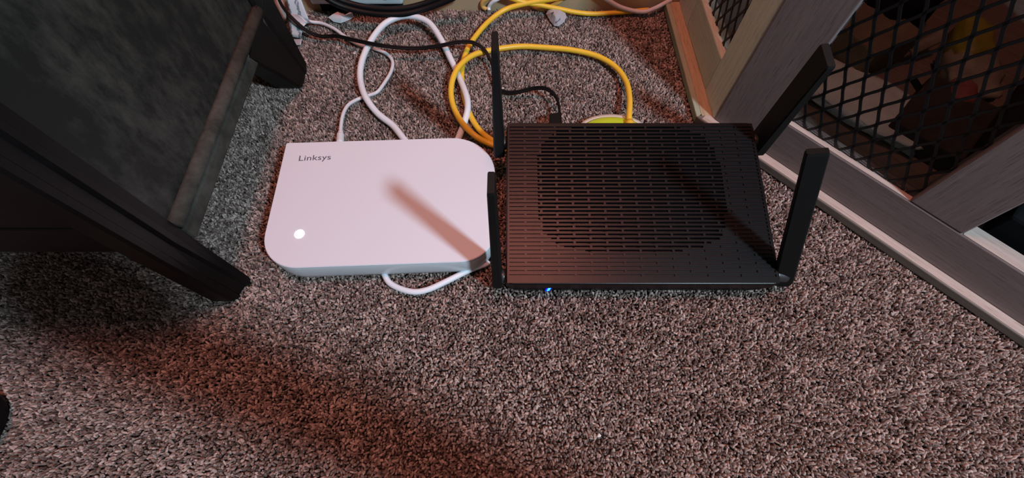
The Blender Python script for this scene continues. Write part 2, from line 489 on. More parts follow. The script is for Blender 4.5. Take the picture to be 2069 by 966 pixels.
# sockets on the back
bm = bmesh.new()
for i in range(4): box(bm, 0.095 + i * 0.022, 0.111 + i * 0.022, RY1 - 0.003, RY1 + 0.0015, 0.012, 0.027)
obj('network_ports', bm, M['router_deck'], router)

def antenna(base, top, wdir, wb, wt, tb, tt, hinge_dir, hinge_len=0.020):
    """paddle antenna: base and top centres, direction of its broad side, widths and thicknesses"""
    base, top = Vector(base), Vector(top)
    ax = (top - base).normalized()
    w = Vector(wdir); w = (w - ax * w.dot(ax)).normalized()
    th = ax.cross(w).normalized()
    L_ = (top - base).length
    secs = []
    def ring(p, hw, ht, ch=0.28):
        c = min(hw, ht) * ch
        return [p + w * a + th * q for a, q in ((hw - c, ht), (-hw + c, ht), (-hw, ht - c), (-hw, -ht + c), (-hw + c, -ht), (hw - c, -ht), (hw, -ht + c), (hw, ht - c))]
    prof = [(0.0, 0.45, 0.8), (0.012, 0.78, 0.95), (0.035, 0.96, 1.0), (0.07, 1.0, 1.0), (0.25, 1.0, 1.0), (0.985, 1, 1), (1.0, 0.93, 0.88)]
    for f, kw, kt in prof:
        hw = (wb + (wt - wb) * f) / 2 * kw; ht = (tb + (tt - tb) * f) / 2 * kt
        secs.append(ring(base + ax * (L_ * f), hw, ht))
    bm = bmesh.new(); loft(bm, secs)
    a = obj('antenna', bm, M['antenna'], router)
    bm = bmesh.new()
    hd = Vector(hinge_dir).normalized()
    c0 = base + ax * 0.014
    tube(bm, [c0 - hd * 0.001, c0 + hd * hinge_len * 0.5, c0 + hd * hinge_len], lambda t: 0.0068 if t < 0.7 else 0.0055, seg=16, sub=3)
    h = obj('hinge', bm, M['hinge'], None, smooth=True)
    h.parent = a
    return a
ANT = [
    # back left, back right, front left, front right
    ((-0.0130, 0.2860, 0.030), (-0.0132, 0.2850, 0.166), (0, 1, 0), 0.022, 0.0225, 0.0115, 0.0050, (1, 0, 0), 0.010),
    ((0.2500, 0.2890, 0.032), (0.2355, 0.2710, 0.165), (0, 1, 0), 0.024, 0.0225, 0.0110, 0.0065, (-1, 0, 0), 0.014),
    ((-0.0135, 0.1520, 0.006), (-0.0128, 0.1530, 0.172), (0, 1, 0), 0.0185, 0.0170, 0.0090, 0.0050, (1, 0, 0), 0.010),
    ((0.2530, 0.1500, 0.008), (0.2045, 0.1862, 0.160), (1, -0.25, 0), 0.0160, 0.0140, 0.0100, 0.0060, (-1, 0, 0.1), 0.016),
]
for a in ANT: antenna(*a)

# ---------------------------------------------------------------- white mesh node
node_o = thing('mesh_wifi_node', 'flat white wifi unit with three rounded corners, a logo and a glowing dot', 'router', (-0.1244, 0.2305, 0.0))
EX, EY = Vector((0.99926, 0.0384, 0)), Vector((-0.0384, 0.99926, 0))
NCN = Vector((-0.1244, 0.2305, 0))
def node_outline(inset=0.0):
    hw, hd = 0.1085 - inset, 0.0715 - inset
    pts = []
    for sx, sy, r, a0 in ((1, 1, 0.046, 0), (-1, 1, 0.0025, 90), (-1, -1, 0.036, 180), (1, -1, 0.034, 270)):
        r = max(0.001, r - inset)
        cx, cy = sx * (hw - r), sy * (hd - r)
        for i in range(15):
            a = math.radians(a0 + 90 * i / 14)
            pts.append((cx + r * math.cos(a), cy + r * math.sin(a)))
    return pts
def npl(p, z): return NCN + EX * p[0] + EY * p[1] + Vector((0, 0, z))
def nloft(bm, levels): loft(bm, [[npl(p, z) for p in node_outline(i)] for i, z in levels])
bm = bmesh.new()
nloft(bm, [(0.0055, 0.0), (0.0030, 0.0022), (0.0010, 0.0050), (0.0004, 0.010), (0.0, 0.0255), (0.0006, 0.0272), (0.0014, 0.0274)])
obj('body', bm, M['node_side'], node_o, smooth=True).modifiers.new('edge', 'EDGE_SPLIT').split_angle = math.radians(40)
bm = bmesh.new()
nloft(bm, [(0.0012, 0.0272), (0.0004, 0.0279), (0.0002, 0.0292), (0.0009, 0.0300)])
obj('top_cover', bm, M['node'], node_o, smooth=True).modifiers.new('edge', 'EDGE_SPLIT').split_angle = math.radians(40)
bm = bmesh.new()
lc = Vector((-0.1986, 0.1905, 0.0301))
loft(bm, [[lc + Vector((math.cos(a) * r_, math.sin(a) * r_, z)) for a in [2 * math.pi * k / 24 for k in range(24)]] for r_, z in ((0.0044, 0), (0.0044, 0.0002), (0.0038, 0.0003))])
obj('status_light', bm, M['white_led'], node_o)
# the printed word on the lid
fc = bpy.data.curves.new('logo_text', 'FONT'); fc.body = 'Linksys'; fc.size = 0.0094; fc.extrude = 0.00006; fc.space_character = 1.03
fo = bpy.data.objects.new('logo_text_tmp', fc); COL.objects.link(fo)
bpy.context.view_layer.update()
me = bpy.data.meshes.new_from_object(fo.evaluated_get(bpy.context.evaluated_depsgraph_get()))
COL.objects.unlink(fo); bpy.data.objects.remove(fo)
xs = [v.co.x for v in me.vertices]; wtxt = max(xs) - min(xs)
for v in me.vertices:
    v.co.x = (v.co.x - min(xs)) * 0.0322 / wtxt
lg = bpy.data.objects.new('logo_lettering', me); COL.objects.link(lg)
me.materials.clear(); me.materials.append(M['logo'])
lg.parent = node_o
lg.location = Vector((-0.2172, 0.2742, 0.03015)) - node_o.location
lg.rotation_euler = (0, 0, math.radians(2.2 + 1.0))

# ---------------------------------------------------------------- cables
# thick white network cable: under the front of the node and looping behind it
wc = cable('network_cable', [(-0.1233, 0.1621, 0.0030), (-0.1145, 0.1506, 0.0040), (-0.0957, 0.1429, 0.0050), (-0.0801, 0.1443, 0.0050), (-0.0607, 0.1537, 0.0050), (-0.0401, 0.1649, 0.0050), (-0.0237, 0.1721, 0.0050), (-0.030, 0.175, 0.004), (-0.045, 0.20, 0.004)], 0.0029, M['white_cable'])
tag(wc, 'white cable bulging out from under the front of the white unit', 'cable')
wl = cable('network_cable', [(-0.1052, 0.2889, 0.0060), (-0.1106, 0.3065, 0.0090), (-0.1225, 0.3237, 0.0080), (-0.1356, 0.3417, 0.0060), (-0.1551, 0.3591, 0.0070), (-0.1711, 0.3812, 0.0100), (-0.1820, 0.4108, 0.0080), (-0.1837, 0.4376, 0.0100), (-0.1774, 0.4699, 0.0120), (-0.1631, 0.4967, 0.0160), (-0.1433, 0.5090, 0.0180), (-0.1231, 0.5090, 0.0180), (-0.1049, 0.4995, 0.0160), (-0.0899, 0.4762, 0.0120), (-0.0783, 0.4510, 0.0080), (-0.0661, 0.4232, 0.0040), (-0.0543, 0.3860, 0.0090), (-0.0511, 0.3656, 0.0080), (-0.0548, 0.3480, 0.0030), (-0.0593, 0.3278, 0.0040), (-0.0651, 0.3063, 0.0050)], 0.0038, M['white_cable'])
tag(wl, 'thick white cable standing in a tall loop behind the white unit', 'cable')
# thin white power lead
tw = thing('power_lead', 'thin white power lead winding to the back left of the white unit', 'cable', (-0.1903, 0.3210, 0.0080))
cable('cord', [(-0.2801, 0.5209, 0.0120), (-0.2641, 0.5137, 0.0080), (-0.2492, 0.5138, 0.0050), (-0.2311, 0.5034, 0.0050), (-0.2128, 0.4879, 0.0040), (-0.1949, 0.4751, 0.0040), (-0.1750, 0.4679, 0.0040), (-0.1583, 0.4591, 0.0040), (-0.1485, 0.4452, 0.0040), (-0.1482, 0.4274, 0.0040), (-0.1542, 0.4059, 0.0050), (-0.1606, 0.3941, 0.0040), (-0.1703, 0.3896, 0.0030), (-0.1824, 0.3824, 0.0040), (-0.1910, 0.3713, 0.0060), (-0.1934, 0.3552, 0.0080), (-0.1928, 0.3386, 0.0080), (-0.1909, 0.3244, 0.0080)], 0.0021, M['thin_white'], tw)
cable('plug', [(-0.1917, 0.3307, 0.0080), (-0.1910, 0.3251, 0.0080), (-0.1892, 0.3133, 0.0090)], lambda t: 0.0030 if t < 0.35 else 0.0042, M['thin_white'], tw, sub=5)
# yellow network cables
y1 = cable('network_cable', [(0.0994, 0.5464, 0.0300), (0.0678, 0.5403, 0.0240), (0.0359, 0.5385, 0.0190), (0.0100, 0.5349, 0.0160), (-0.0107, 0.5296, 0.0120), (-0.0294, 0.5147, 0.0080), (-0.0442, 0.4928, 0.0060), (-0.0558, 0.4656, 0.0060), (-0.0609, 0.4401, 0.0040), (-0.0610, 0.4161, 0.0030), (-0.0568, 0.3890, 0.0020), (-0.0485, 0.3602, 0.0025), (-0.0373, 0.3370, 0.0040), (-0.0219, 0.3215, 0.0040), (-0.0025, 0.3132, 0.0040)], 0.0033, M['yellow'])
tag(y1, 'yellow cable sweeping down from the top edge beside the back left antenna', 'cable')
y2 = thing('network_cable', 'yellow cable arching across the carpet to the back of the black router', 'cable', (0.13, 0.31, 0.0))
cable('cord', [(0.1299, 0.3285, 0.0140), (0.1308, 0.3451, 0.0160), (0.1352, 0.3735, 0.0140), (0.1357, 0.4047, 0.0100), (0.1260, 0.4314, 0.0080), (0.1049, 0.4513, 0.0070), (0.0747, 0.4617, 0.0070), (0.0408, 0.4662, 0.0070), (0.0096, 0.4668, 0.0080), (-0.0212, 0.4591, 0.0100), (-0.0482, 0.4452, 0.0130), (-0.0650, 0.4223, 0.0140), (-0.0716, 0.3981, 0.0110), (-0.0693, 0.3732, 0.0080), (-0.0584, 0.3454, 0.0100), (-0.0420, 0.3242, 0.0100), (-0.0245, 0.3166, 0.0040), (-0.0025, 0.3084, 0.0040)], 0.0034, M['yellow'], y2)
cable('plug', [(0.1303, 0.3389, 0.0150), (0.1305, 0.322, 0.016), (0.1305, 0.3036, 0.018)], 0.0050, M['yellow'], y2, sub=4)
y3 = cable('network_cable', [(-0.0093, 0.5384, 0.0260), (0.0165, 0.5370, 0.0180), (0.0394, 0.5367, 0.0140), (0.0624, 0.5353, 0.0100), (0.0857, 0.5338, 0.0060), (0.1090, 0.5336, 0.0040), (0.1356, 0.5356, 0.0040), (0.1591, 0.5385, 0.0040), (0.1826, 0.5415, 0.0040)], 0.0030, M['yellow'])
tag(y3, 'yellow cable running along the foot of the wall towards the cabinet', 'cable')
y4 = cable('network_cable', [(0.0686, 0.5491, 0.0200), (0.0632, 0.5446, 0.0140), (0.0531, 0.5440, 0.0080), (0.0435, 0.5435, 0.0040), (0.0336, 0.5455, 0.0040), (0.0250, 0.5516, 0.0040)], 0.0026, M['pale_yellow'])
tag(y4, 'short pale yellow cable end curling behind the clear plastic tag', 'cable')
y5 = cable('network_cable', [(-0.0127, 0.5511, 0.0200), (-0.0290, 0.5469, 0.0180), (-0.0385, 0.5464, 0.0120), (-0.0394, 0.5458, 0.0060), (-0.0342, 0.5439, 0.0030)], 0.0028, M['pale_yellow'])
tag(y5, 'olive yellow cable loop hanging at the wall left of the yellow ones', 'cable')
w5 = cable('network_cable', [(-0.0062, 0.5511, 0.0200), (-0.0185, 0.5439, 0.0180), (-0.0272, 0.5444, 0.0120), (-0.0308, 0.5448, 0.0060), (-0.0309, 0.5419, 0.0030)], 0.0024, M['white_cable'])
tag(w5, 'short white cable inside the olive loop by the wall', 'cable')
w6 = cable('network_cable', [(0.1085, 0.5405, 0.0300), (0.1250, 0.5391, 0.0200), (0.1407, 0.5375, 0.0120), (0.1581, 0.5364, 0.0070), (0.1746, 0.5348, 0.0060), (0.1876, 0.5380, 0.0080), (0.2027, 0.5462, 0.0100), (0.2120, 0.5505, 0.0120)], 0.0028, M['thin_white'])
tag(w6, 'white cable sagging to the carpet against the cabinet plinth', 'cable')
# flat twin black power cord to the router
bk = thing('power_lead', 'thin black twin power cord crossing over the white loop to the router', 'cable', (0.0475, 0.3469, 0.0140))
path = [(-0.2977, 0.5317, 0.0400), (-0.2884, 0.5117, 0.0340), (-0.2750, 0.4965, 0.0260), (-0.2596, 0.4882, 0.0140), (-0.2439, 0.4857, 0.0080), (-0.2231, 0.4844, 0.0090), (-0.1927, 0.4665, 0.0170), (-0.1663, 0.4571, 0.0190), (-0.1392, 0.4543, 0.0170), (-0.1121, 0.4546, 0.0160), (-0.0874, 0.4554, 0.0190), (-0.0661, 0.4578, 0.0220), (-0.0479, 0.4570, 0.0220), (-0.0341, 0.4497, 0.0180), (-0.0256, 0.4354, 0.0120), (-0.0212, 0.4159, 0.0070), (-0.0168, 0.3995, 0.0050), (-0.0056, 0.3923, 0.0050), (0.0091, 0.3909, 0.0080), (0.0235, 0.3916, 0.0120), (0.0365, 0.3883, 0.0160), (0.0459, 0.3812, 0.0170), (0.0518, 0.3700, 0.0160), (0.0535, 0.3562, 0.0150), (0.0534, 0.3431, 0.0150)]
for off in (-0.0010, 0.0010):
    cable('cord', [(p[0], p[1] + off * 1.0, p[2] + off * 0.5) for p in path], 0.0014, M['black_cable'], bk, seg=8)
bm = bmesh.new(); hexa(bm, [(0.0419, 0.3336, 0.0080), (0.0553, 0.3336, 0.0080), (0.0563, 0.3538, 0.0080), (0.0426, 0.3523, 0.0080), (0.0396, 0.3285, 0.0220), (0.0547, 0.3285, 0.0220), (0.0545, 0.3468, 0.0220), (0.0418, 0.3447, 0.0220)])
obj('plug', bm, M['black_cable'], bk, bevel=0.0015)
# heavy black cable, two jackets side by side
hv = thing('power_cable', 'thick black double cable drooping across the top edge of the view', 'cable', (-0.1364, 0.5196, 0.0200))
hp = [(-0.2410, 0.5188, 0.0600), (-0.2267, 0.5125, 0.0440), (-0.2076, 0.5126, 0.0320), (-0.1844, 0.5114, 0.0260), (-0.1597, 0.5104, 0.0240), (-0.1348, 0.5123, 0.0240), (-0.1096, 0.5176, 0.0270), (-0.0838, 0.5221, 0.0340), (-0.0581, 0.5258, 0.0440)]
for k, off in enumerate((-0.0032, 0.0032)):
    cable('cord', [(p[0], p[1] + off * 0.9, p[2] + off * 0.55) for p in hp], 0.0037, M['black_cable'], hv)

# ---------------------------------------------------------------- small things at the back
# lime and ivory oval cap lying behind the router
cap = thing('oval_cap', 'lime and ivory oval plastic cap lying behind the black router', 'cap', (0.112, 0.330, 0.0))
def oval(z, a, c_, n=40): return [(0.112 + a * math.cos(2 * math.pi * k / n), 0.330 + c_ * math.sin(2 * math.pi * k / n), z) for k in range(n)]
bm = bmesh.new(); loft(bm, [oval(0, 0.036, 0.021), oval(0.006, 0.040, 0.0245), oval(0.011, 0.0385, 0.0235), oval(0.012, 0.034, 0.019)])
obj('rim', bm, M['rim'], cap, smooth=True)
bm = bmesh.new(); loft(bm, [oval(0.0121, 0.0335, 0.0185), oval(0.0135, 0.031, 0.0165), oval(0.0142, 0.022, 0.011)])
obj('lime_face', bm, M['lime'], cap, smooth=True)

# folded printed label on the thin lead
lab = thing('cable_label', 'folded white cable label with rows of tiny grey print by the dresser leg', 'label', (-0.2777, 0.5166, 0.0080))
def quadsheet(bm, a, b_, c, d, bend=0.0, n=8):
    a, b_, c, d = map(Vector, (a, b_, c, d))
    def f(u, v):
        p = (a * (1 - u) + b_ * u) * (1 - v) + (d * (1 - u) + c * u) * v
        return p + Vector((0, 0, bend * math.sin(math.pi * v) * (0.6 + 0.4 * u)))
    sheet(bm, None, f, n, n)
bm = bmesh.new(); quadsheet(bm, (-0.2819, 0.5211, 0.0420), (-0.2677, 0.5269, 0.0380), (-0.2620, 0.5101, 0.0100), (-0.2844, 0.5113, 0.0120), 0.004)
thicken(obj('printed_flap', bm, M['label'], lab, smooth=True), 0.0004)
bm = bmesh.new(); quadsheet(bm, (-0.2863, 0.5158, 0.0200), (-0.2577, 0.5056, 0.0120), (-0.2709, 0.4860, 0.0040), (-0.2832, 0.4897, 0.0040), 0.007)
thicken(obj('folded_flap', bm, M['label'], lab, smooth=True), 0.0004)
bm = bmesh.new(); quadsheet(bm, (-0.2930, 0.5232, 0.0160), (-0.2741, 0.5075, 0.0220), (-0.2601, 0.5004, 0.0160), (-0.2748, 0.4963, 0.0120), 0.004)
thicken(obj('white_fold', bm, M['paper'], lab, smooth=True), 0.0004)
tp = bmesh.new(); quadsheet(tp, (-0.3090, 0.5404, 0.0260), (-0.2930, 0.5404, 0.0260), (-0.2971, 0.5212, 0.0030), (-0.3054, 0.5174, 0.0030), 0.004)
tag(thicken(obj('tape_strip', tp, M['tape'], smooth=True), 0.0006), 'beige strip of tape half hidden behind the dresser back leg', 'tape')
tg = bmesh.new(); quadsheet(tg, (-0.2847, 0.4866, 0.0020), (-0.2681, 0.4839, 0.0050), (-0.2691, 0.4754, 0.0030), (-0.2817, 0.4769, 0.0010), 0.001)
tag(thicken(obj('paper_tab', tg, M['tag'], smooth=True), 0.0008), 'small pale grey green tab on the carpet at the dresser leg', 'paper')
# torn white paper scrap with a curled corner
bm = bmesh.new()
cen = Vector((-0.2232, 0.5231, 0.0060))
ring = [(-0.2435, 0.5267, 0.0040), (-0.2363, 0.5272, 0.0080), (-0.2294, 0.5294, 0.0100), (-0.2210, 0.5242, 0.0110), (-0.2141, 0.5210, 0.0090), (-0.2108, 0.5230, 0.0140), (-0.2064, 0.5193, 0.0160), (-0.2069, 0.5210, 0.0090), (-0.2128, 0.5215, 0.0050), (-0.2203, 0.5193, 0.0030), (-0.2263, 0.5177, 0.0020), (-0.2359, 0.5206, 0.0020)]
vs = [bm.verts.new(p) for p in ring]; vc = bm.verts.new(cen + Vector((0, 0, 0.002)))
for i in range(len(vs)): bm.faces.new((vc, vs[i], vs[(i + 1) % len(vs)]))
tag(thicken(obj('paper_scrap', bm, M['paper']), 0.0004), 'torn white paper scrap with a curled corner under the black double cable', 'paper')
# clear plastic tag with two dark marks
tgo = thing('plastic_tag', 'crumpled clear grey plastic tag under the yellow cable at the wall', 'tag', (0.0588, 0.5264, 0.0020))
bm = bmesh.new()
ring = [(0.0458, 0.5336, 0.0040), (0.0482, 0.5351, 0.0080), (0.0538, 0.5329, 0.0110), (0.0621, 0.5310, 0.0110), (0.0703, 0.5305, 0.0070), (0.0718, 0.5267, 0.0040), (0.0682, 0.5183, 0.0030), (0.0609, 0.5132, 0.0010), (0.0558, 0.5142, 0.0010), (0.0507, 0.5212, 0.0030)]
vs = [bm.verts.new(p) for p in ring]; vc = bm.verts.new(Vector((0.0563, 0.5180, 0.0120)))
for i in range(len(vs)): bm.faces.new((vc, vs[i], vs[(i + 1) % len(vs)]))
thicken(obj('plastic_body', bm, M['tag'], tgo), 0.0012)
bm = bmesh.new(); quadsheet(bm, (0.0507, 0.5239, 0.0126), (0.0545, 0.5246, 0.0135), (0.0537, 0.5217, 0.0135), (0.0512, 0.5203, 0.0124), 0.0, 2)
thicken(obj('dark_mark', bm, M['tag_dark'], tgo), 0.0004)
bm = bmesh.new(); quadsheet(bm, (0.0567, 0.5157, 0.0065), (0.0631, 0.5198, 0.0085), (0.0631, 0.5175, 0.0080), (0.0573, 0.5132, 0.0055), 0.0, 2)
thicken(obj('dark_mark', bm, M['tag_dark'], tgo), 0.0004)
# pale blue adapter at the wall
ad = thing('power_strip', 'pale blue white plastic box standing against the wall behind the cables', 'power strip', (-0.20, 0.535, 0.0))
bm = bmesh.new(); box(bm, -0.262, -0.142, 0.534, 0.549, 0.0165, 0.070)
obj('housing', bm, M['box_blue'], ad, bevel=0.003)
bm = bmesh.new(); box(bm, -0.256, -0.146, 0.5445, 0.549, 0.0, 0.0165)
obj('dark_base', bm, M['gum'], ad)
kb = bmesh.new(); tube(kb, [(-0.158, 0.536, 0.036), (-0.158, 0.530, 0.036), (-0.158, 0.527, 0.036)], 0.0052, sub=3)
obj('round_knob', kb, M['box_blue'], ad, smooth=True)
# crumpled clear wrapper with teal print
wr = thing('plastic_wrapper', 'crumpled clear wrapper with teal print lying at the foot of the wall', 'wrapper', (-0.1740, 0.5567, 0.0040))
rng2 = random.Random(5)
bm = bmesh.new()
A0, B0, C0, D0 = (Vector(p) for p in ((-0.1908, 0.5537, 0.0140), (-0.1513, 0.5602, 0.0080), (-0.1549, 0.5503, 0.0020), (-0.1889, 0.5493, 0.0020)))
def wrf(u, v):
    p = (A0 * (1 - u) + B0 * u) * (1 - v) + (D0 * (1 - u) + C0 * u) * v
    return p + Vector((0, 0, 0.004 + 0.006 * noise.noise(Vector((u * 4, v * 4, 2)))))
sheet(bm, None, wrf, 12, 8)
thicken(obj('film', bm, M['tag'], wr), 0.0005)
for (u0, v0, du, dv) in ((0.18, 0.25, 0.16, 0.25), (0.6, 0.5, 0.2, 0.22)):
    bm = bmesh.new(); sheet(bm, None, lambda u, v: wrf(u0 + du * u, v0 + dv * v) + Vector((0, 0, 0.0008)), 4, 3)
    thicken(obj('teal_print', bm, M['teal'], wr), 0.0003)

# crumbs on the carpet
def crumb(p, r, mat, name, label, group, seed):
    bm = bmesh.new(); bmesh.ops.create_icosphere(bm, subdivisions=1, radius=r)
    rg = random.Random(seed)
    for v in bm.verts: v.co = Vector((v.co.x * rg.uniform(.7, 1.5), v.co.y * rg.uniform(.6, 1.2), v.co.z * 0.6)) + Vector(p)
    tag(obj(name, bm, mat), label, 'lint', group)
PL = [('under the black cord left of the white loop', (-0.1996, 0.4626, 0.0010)), ('beside the router back left antenna', (-0.0110, 0.4035, 0.0010)), ('inside the white cable loop', (-0.1622, 0.3822, 0.0010)),
      ('right of the white loop by the black cord', (-0.0777, 0.4778, 0.0010)), ('between the white loop and the yellow cable', (-0.0826, 0.5268, 0.0010)), ('on the open carpet below the router', (0.0713, 0.0195, 0.0010)), ('right of the dresser back leg', (-0.2340, 0.4264, 0.0010))]
for i, (w_, p) in enumerate(PL):
    crumb(p, 0.0016, M['lint_w'], 'lint_speck', 'tiny pale lint speck on the carpet ' + w_, 'pale lint specks', i)
PD = [('left of the white unit back corner', (-0.2661, 0.3497, 0.0010)), ('inside the top of the white loop', (-0.1130, 0.4477, 0.0010)), ('inside the yellow cable arch', (0.0538, 0.4400, 0.0010)), ('near the wall by the cabinet', (0.1809, 0.4860, 0.0010)),
      ('right of the yellow arch', (0.1611, 0.4140, 0.0010)), ('at the inner edge of the dresser front leg', (-0.2964, 0.1888, 0.0010)), ('above the bend of the thin white lead', (-0.1978, 0.3916, 0.0010))]
for i, (w_, p) in enumerate(PD):
    crumb(p, 0.0019, M['lint_d'], 'dark_fluff', 'tiny dark fluff speck on the carpet ' + w_, 'dark fluff specks', 20 + i)

# ---------------------------------------------------------------- dresser on the left
dr = thing('dresser', 'black brown wooden dresser with a scuffed side panel and tapered legs', 'dresser', (-0.50, 0.29, 0.0))
HT = 0.31
XS = -0.262
bm = bmesh.new(); box(bm, XS - 0.014, XS - 0.0035, 0.160, 0.430, 0.072, HT)
obj('side_panel', bm, M['panel'], dr)
# front leg: fluted post with a foot that narrows at the inner edge
def post_sec(z, yin, yo=0.1334, cut=0.0):
    fl = 0.0105 * max(0.0, 1 - z / 0.09)
    return [(q[0] + fl * (0.25 + 0.95 * max(0.0, min(1.0, (q[1] - 0.1334) / 0.022))), q[1], q[2]) for q in [(XS - 0.0185 + cut, yo + cut, z), (XS - 0.002 - cut, yo + cut, z), (XS, yo + 0.002 + cut, z), (XS, 0.1405, z), (XS - 0.0022, 0.1420, z), (XS - 0.0022, 0.1500, z), (XS + 0.0012, 0.1520, z),
            (XS + 0.0012, min(yin - 0.004, 0.1565), z), (XS - 0.0022, min(yin - 0.002, 0.1580), z), (XS - 0.0012, yin - 0.0005, z), (XS - 0.004, yin, z), (XS - 0.0185 + cut, yin, z)]]
bm = bmesh.new(); loft(bm, [post_sec(0.0, 0.1570, cut=0.002), post_sec(0.004, 0.1585), post_sec(0.05, 0.162), post_sec(0.09, 0.166), post_sec(HT, 0.166)])
obj('leg', bm, M['dresser'], dr)
# back leg flares forward like a bracket
def bleg(z, yf, yb, xo=0.0, cut=0.0):
    return [(XS - 0.020, yf, z), (XS + xo - 0.003, yf, z), (XS + xo, yf + 0.003, z), (XS + xo, yf + (yb - yf) * 0.55, z), (XS + xo - 0.002, yf + (yb - yf) * 0.60, z), (XS + xo, yf + (yb - yf) * 0.66, z), (XS + xo, yb - 0.005 - cut, z), (XS + xo - 0.004 - cut, yb - cut, z), (XS - 0.020, yb, z)]
bm = bmesh.new(); loft(bm, [bleg(0.0, 0.404, 0.440, 0.008, 0.003), bleg(0.006, 0.400, 0.444, 0.0085), bleg(0.045, 0.380, 0.450, 0.005), bleg(0.085, 0.357, 0.455, 0.002), bleg(0.100, 0.415, 0.457, 0.001), bleg(HT, 0.415, 0.457, 0.001)])
obj('leg', bm, M['dresser'], dr)
for xo, k in ((-0.76, 0), (-0.76, 1)):
    bm = bmesh.new()
    if k == 0: box(bm, -0.80, -0.78, 0.1334, 0.166, 0.0, HT)
    else: box(bm, -0.80, -0.78, 0.402, 0.457, 0.0, HT)
    obj('leg', bm, M['dresser'], dr, bevel=0.003)
# half-round bead and flat rail under the side panel
bm = bmesh.new()
prof = []
for i in range(9):
    a = -math.pi / 2 + math.pi * i / 8
    prof.append((XS - 0.004 + 0.0085 * math.cos(a), 0.0935 + 0.0068 * math.sin(a)))
loft(bm, [[(a, 0.1655, c) for a, c in prof], [(a, 0.418, c) for a, c in prof]])
obj('bead_molding', bm, M['dresser_edge'], dr, smooth=True)
bm = bmesh.new(); box(bm, XS - 0.016, XS + 0.0015, 0.1655, 0.418, 0.070, 0.0865)
obj('lower_rail', bm, M['dresser_edge'], dr, bevel=0.0025)
# front: apron, drawer with edge, top
bm = bmesh.new(); box(bm, -0.785, -0.279, 0.147, 0.160, 0.082, 0.122)
obj('apron', bm, M['dresser'], dr, bevel=0.002)
dwr = bmesh.new(); box(dwr, -0.770, -0.290, 0.1435, 0.160, 0.128, 0.208)
dob = obj('drawer', dwr, M['dresser'], dr, bevel=0.003)
dwr = bmesh.new(); box(dwr, -0.770, -0.290, 0.1435, 0.160, 0.214, 0.296)
obj('drawer', dwr, M['dresser'], dr, bevel=0.003)
bm = bmesh.new(); box(bm, -0.785, -0.276, 0.1505, 0.158, 0.120, HT)
obj('front_frame', bm, M['dresser'], dr)
bm = bmesh.new(); box(bm, -0.80, -0.268, 0.165, 0.44, 0.100, 0.108)
obj('bottom_board', bm, M['dresser'], dr)
bm = bmesh.new(); box(bm, -0.81, XS + 0.012, 0.125, 0.463, HT, HT + 0.02)
obj('top_board', bm, M['dresser'], dr, bevel=0.004)
bm = bmesh.new(); box(bm, -0.80, -0.268, 0.440, 0.447, 0.10, HT)
obj('back_panel', bm, M['dresser'], dr)
bm = bmesh.new(); box(bm, -0.80, -0.79, 0.160, 0.44, 0.072, HT)
obj('side_panel', bm, M['dresser'], dr)

# ---------------------------------------------------------------- corner media cabinet on the right
cb = thing('media_cabinet', 'washed oak corner cabinet with black diamond mesh doors on a low plinth', 'cabinet', (0.42, 0.38, 0.0))
CH = 0.33
UW = 0.47
FO, FW = CORNER, 0.0107
zb, zr = 0.0099, 0.056
def FP(u, w, z): return FO + D * u + N * w + Vector((0, 0, z))
def fb(name, u0, u1, w0, w1, z0, z1, mat, bev=0.0012):
    bm = bmesh.new(); fbox(bm, FO, D, N, u0, u1, w0, w1, z0, z1)
    return obj(name, bm, mat, cb, bevel=bev)
def sb(name, s0, s1, w0, w1, z0, z1, mat, bev=0.0012):
    bm = bmesh.new(); fbox(bm, FO, DS, NS, s0, s1, w0, w1, z0, z1)
    return obj(name, bm, mat, cb, bevel=bev)
# plinth: vertical face with a thin strip as its top edge
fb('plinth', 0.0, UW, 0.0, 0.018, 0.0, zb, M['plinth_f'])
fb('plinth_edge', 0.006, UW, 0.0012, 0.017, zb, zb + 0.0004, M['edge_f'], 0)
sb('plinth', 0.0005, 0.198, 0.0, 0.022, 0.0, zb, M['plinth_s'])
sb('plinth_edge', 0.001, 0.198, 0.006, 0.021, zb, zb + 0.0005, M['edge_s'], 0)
# side frame
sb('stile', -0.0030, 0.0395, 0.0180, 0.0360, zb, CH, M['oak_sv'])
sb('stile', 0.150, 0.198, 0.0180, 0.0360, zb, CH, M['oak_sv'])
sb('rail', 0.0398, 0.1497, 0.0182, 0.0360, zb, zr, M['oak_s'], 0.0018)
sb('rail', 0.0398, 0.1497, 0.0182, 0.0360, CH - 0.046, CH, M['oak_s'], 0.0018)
# front frame
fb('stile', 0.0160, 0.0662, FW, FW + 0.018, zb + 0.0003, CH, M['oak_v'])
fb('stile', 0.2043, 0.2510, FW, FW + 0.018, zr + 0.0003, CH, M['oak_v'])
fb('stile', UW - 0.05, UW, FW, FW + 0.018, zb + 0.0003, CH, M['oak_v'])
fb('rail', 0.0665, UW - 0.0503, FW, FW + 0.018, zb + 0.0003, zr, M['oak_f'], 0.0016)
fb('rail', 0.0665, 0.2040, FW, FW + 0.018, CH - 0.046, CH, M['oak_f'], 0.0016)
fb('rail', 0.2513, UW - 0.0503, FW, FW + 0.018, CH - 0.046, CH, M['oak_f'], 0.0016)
fb('rail_edge', 0.0668, 0.2040, FW + 0.0006, FW + 0.0062, zr, zr + 0.0004, M['edge_f'], 0)
fb('rail_edge', 0.2515, UW - 0.0503, FW + 0.0006, FW + 0.0170, zr, zr + 0.0004, M['edge_f'], 0)
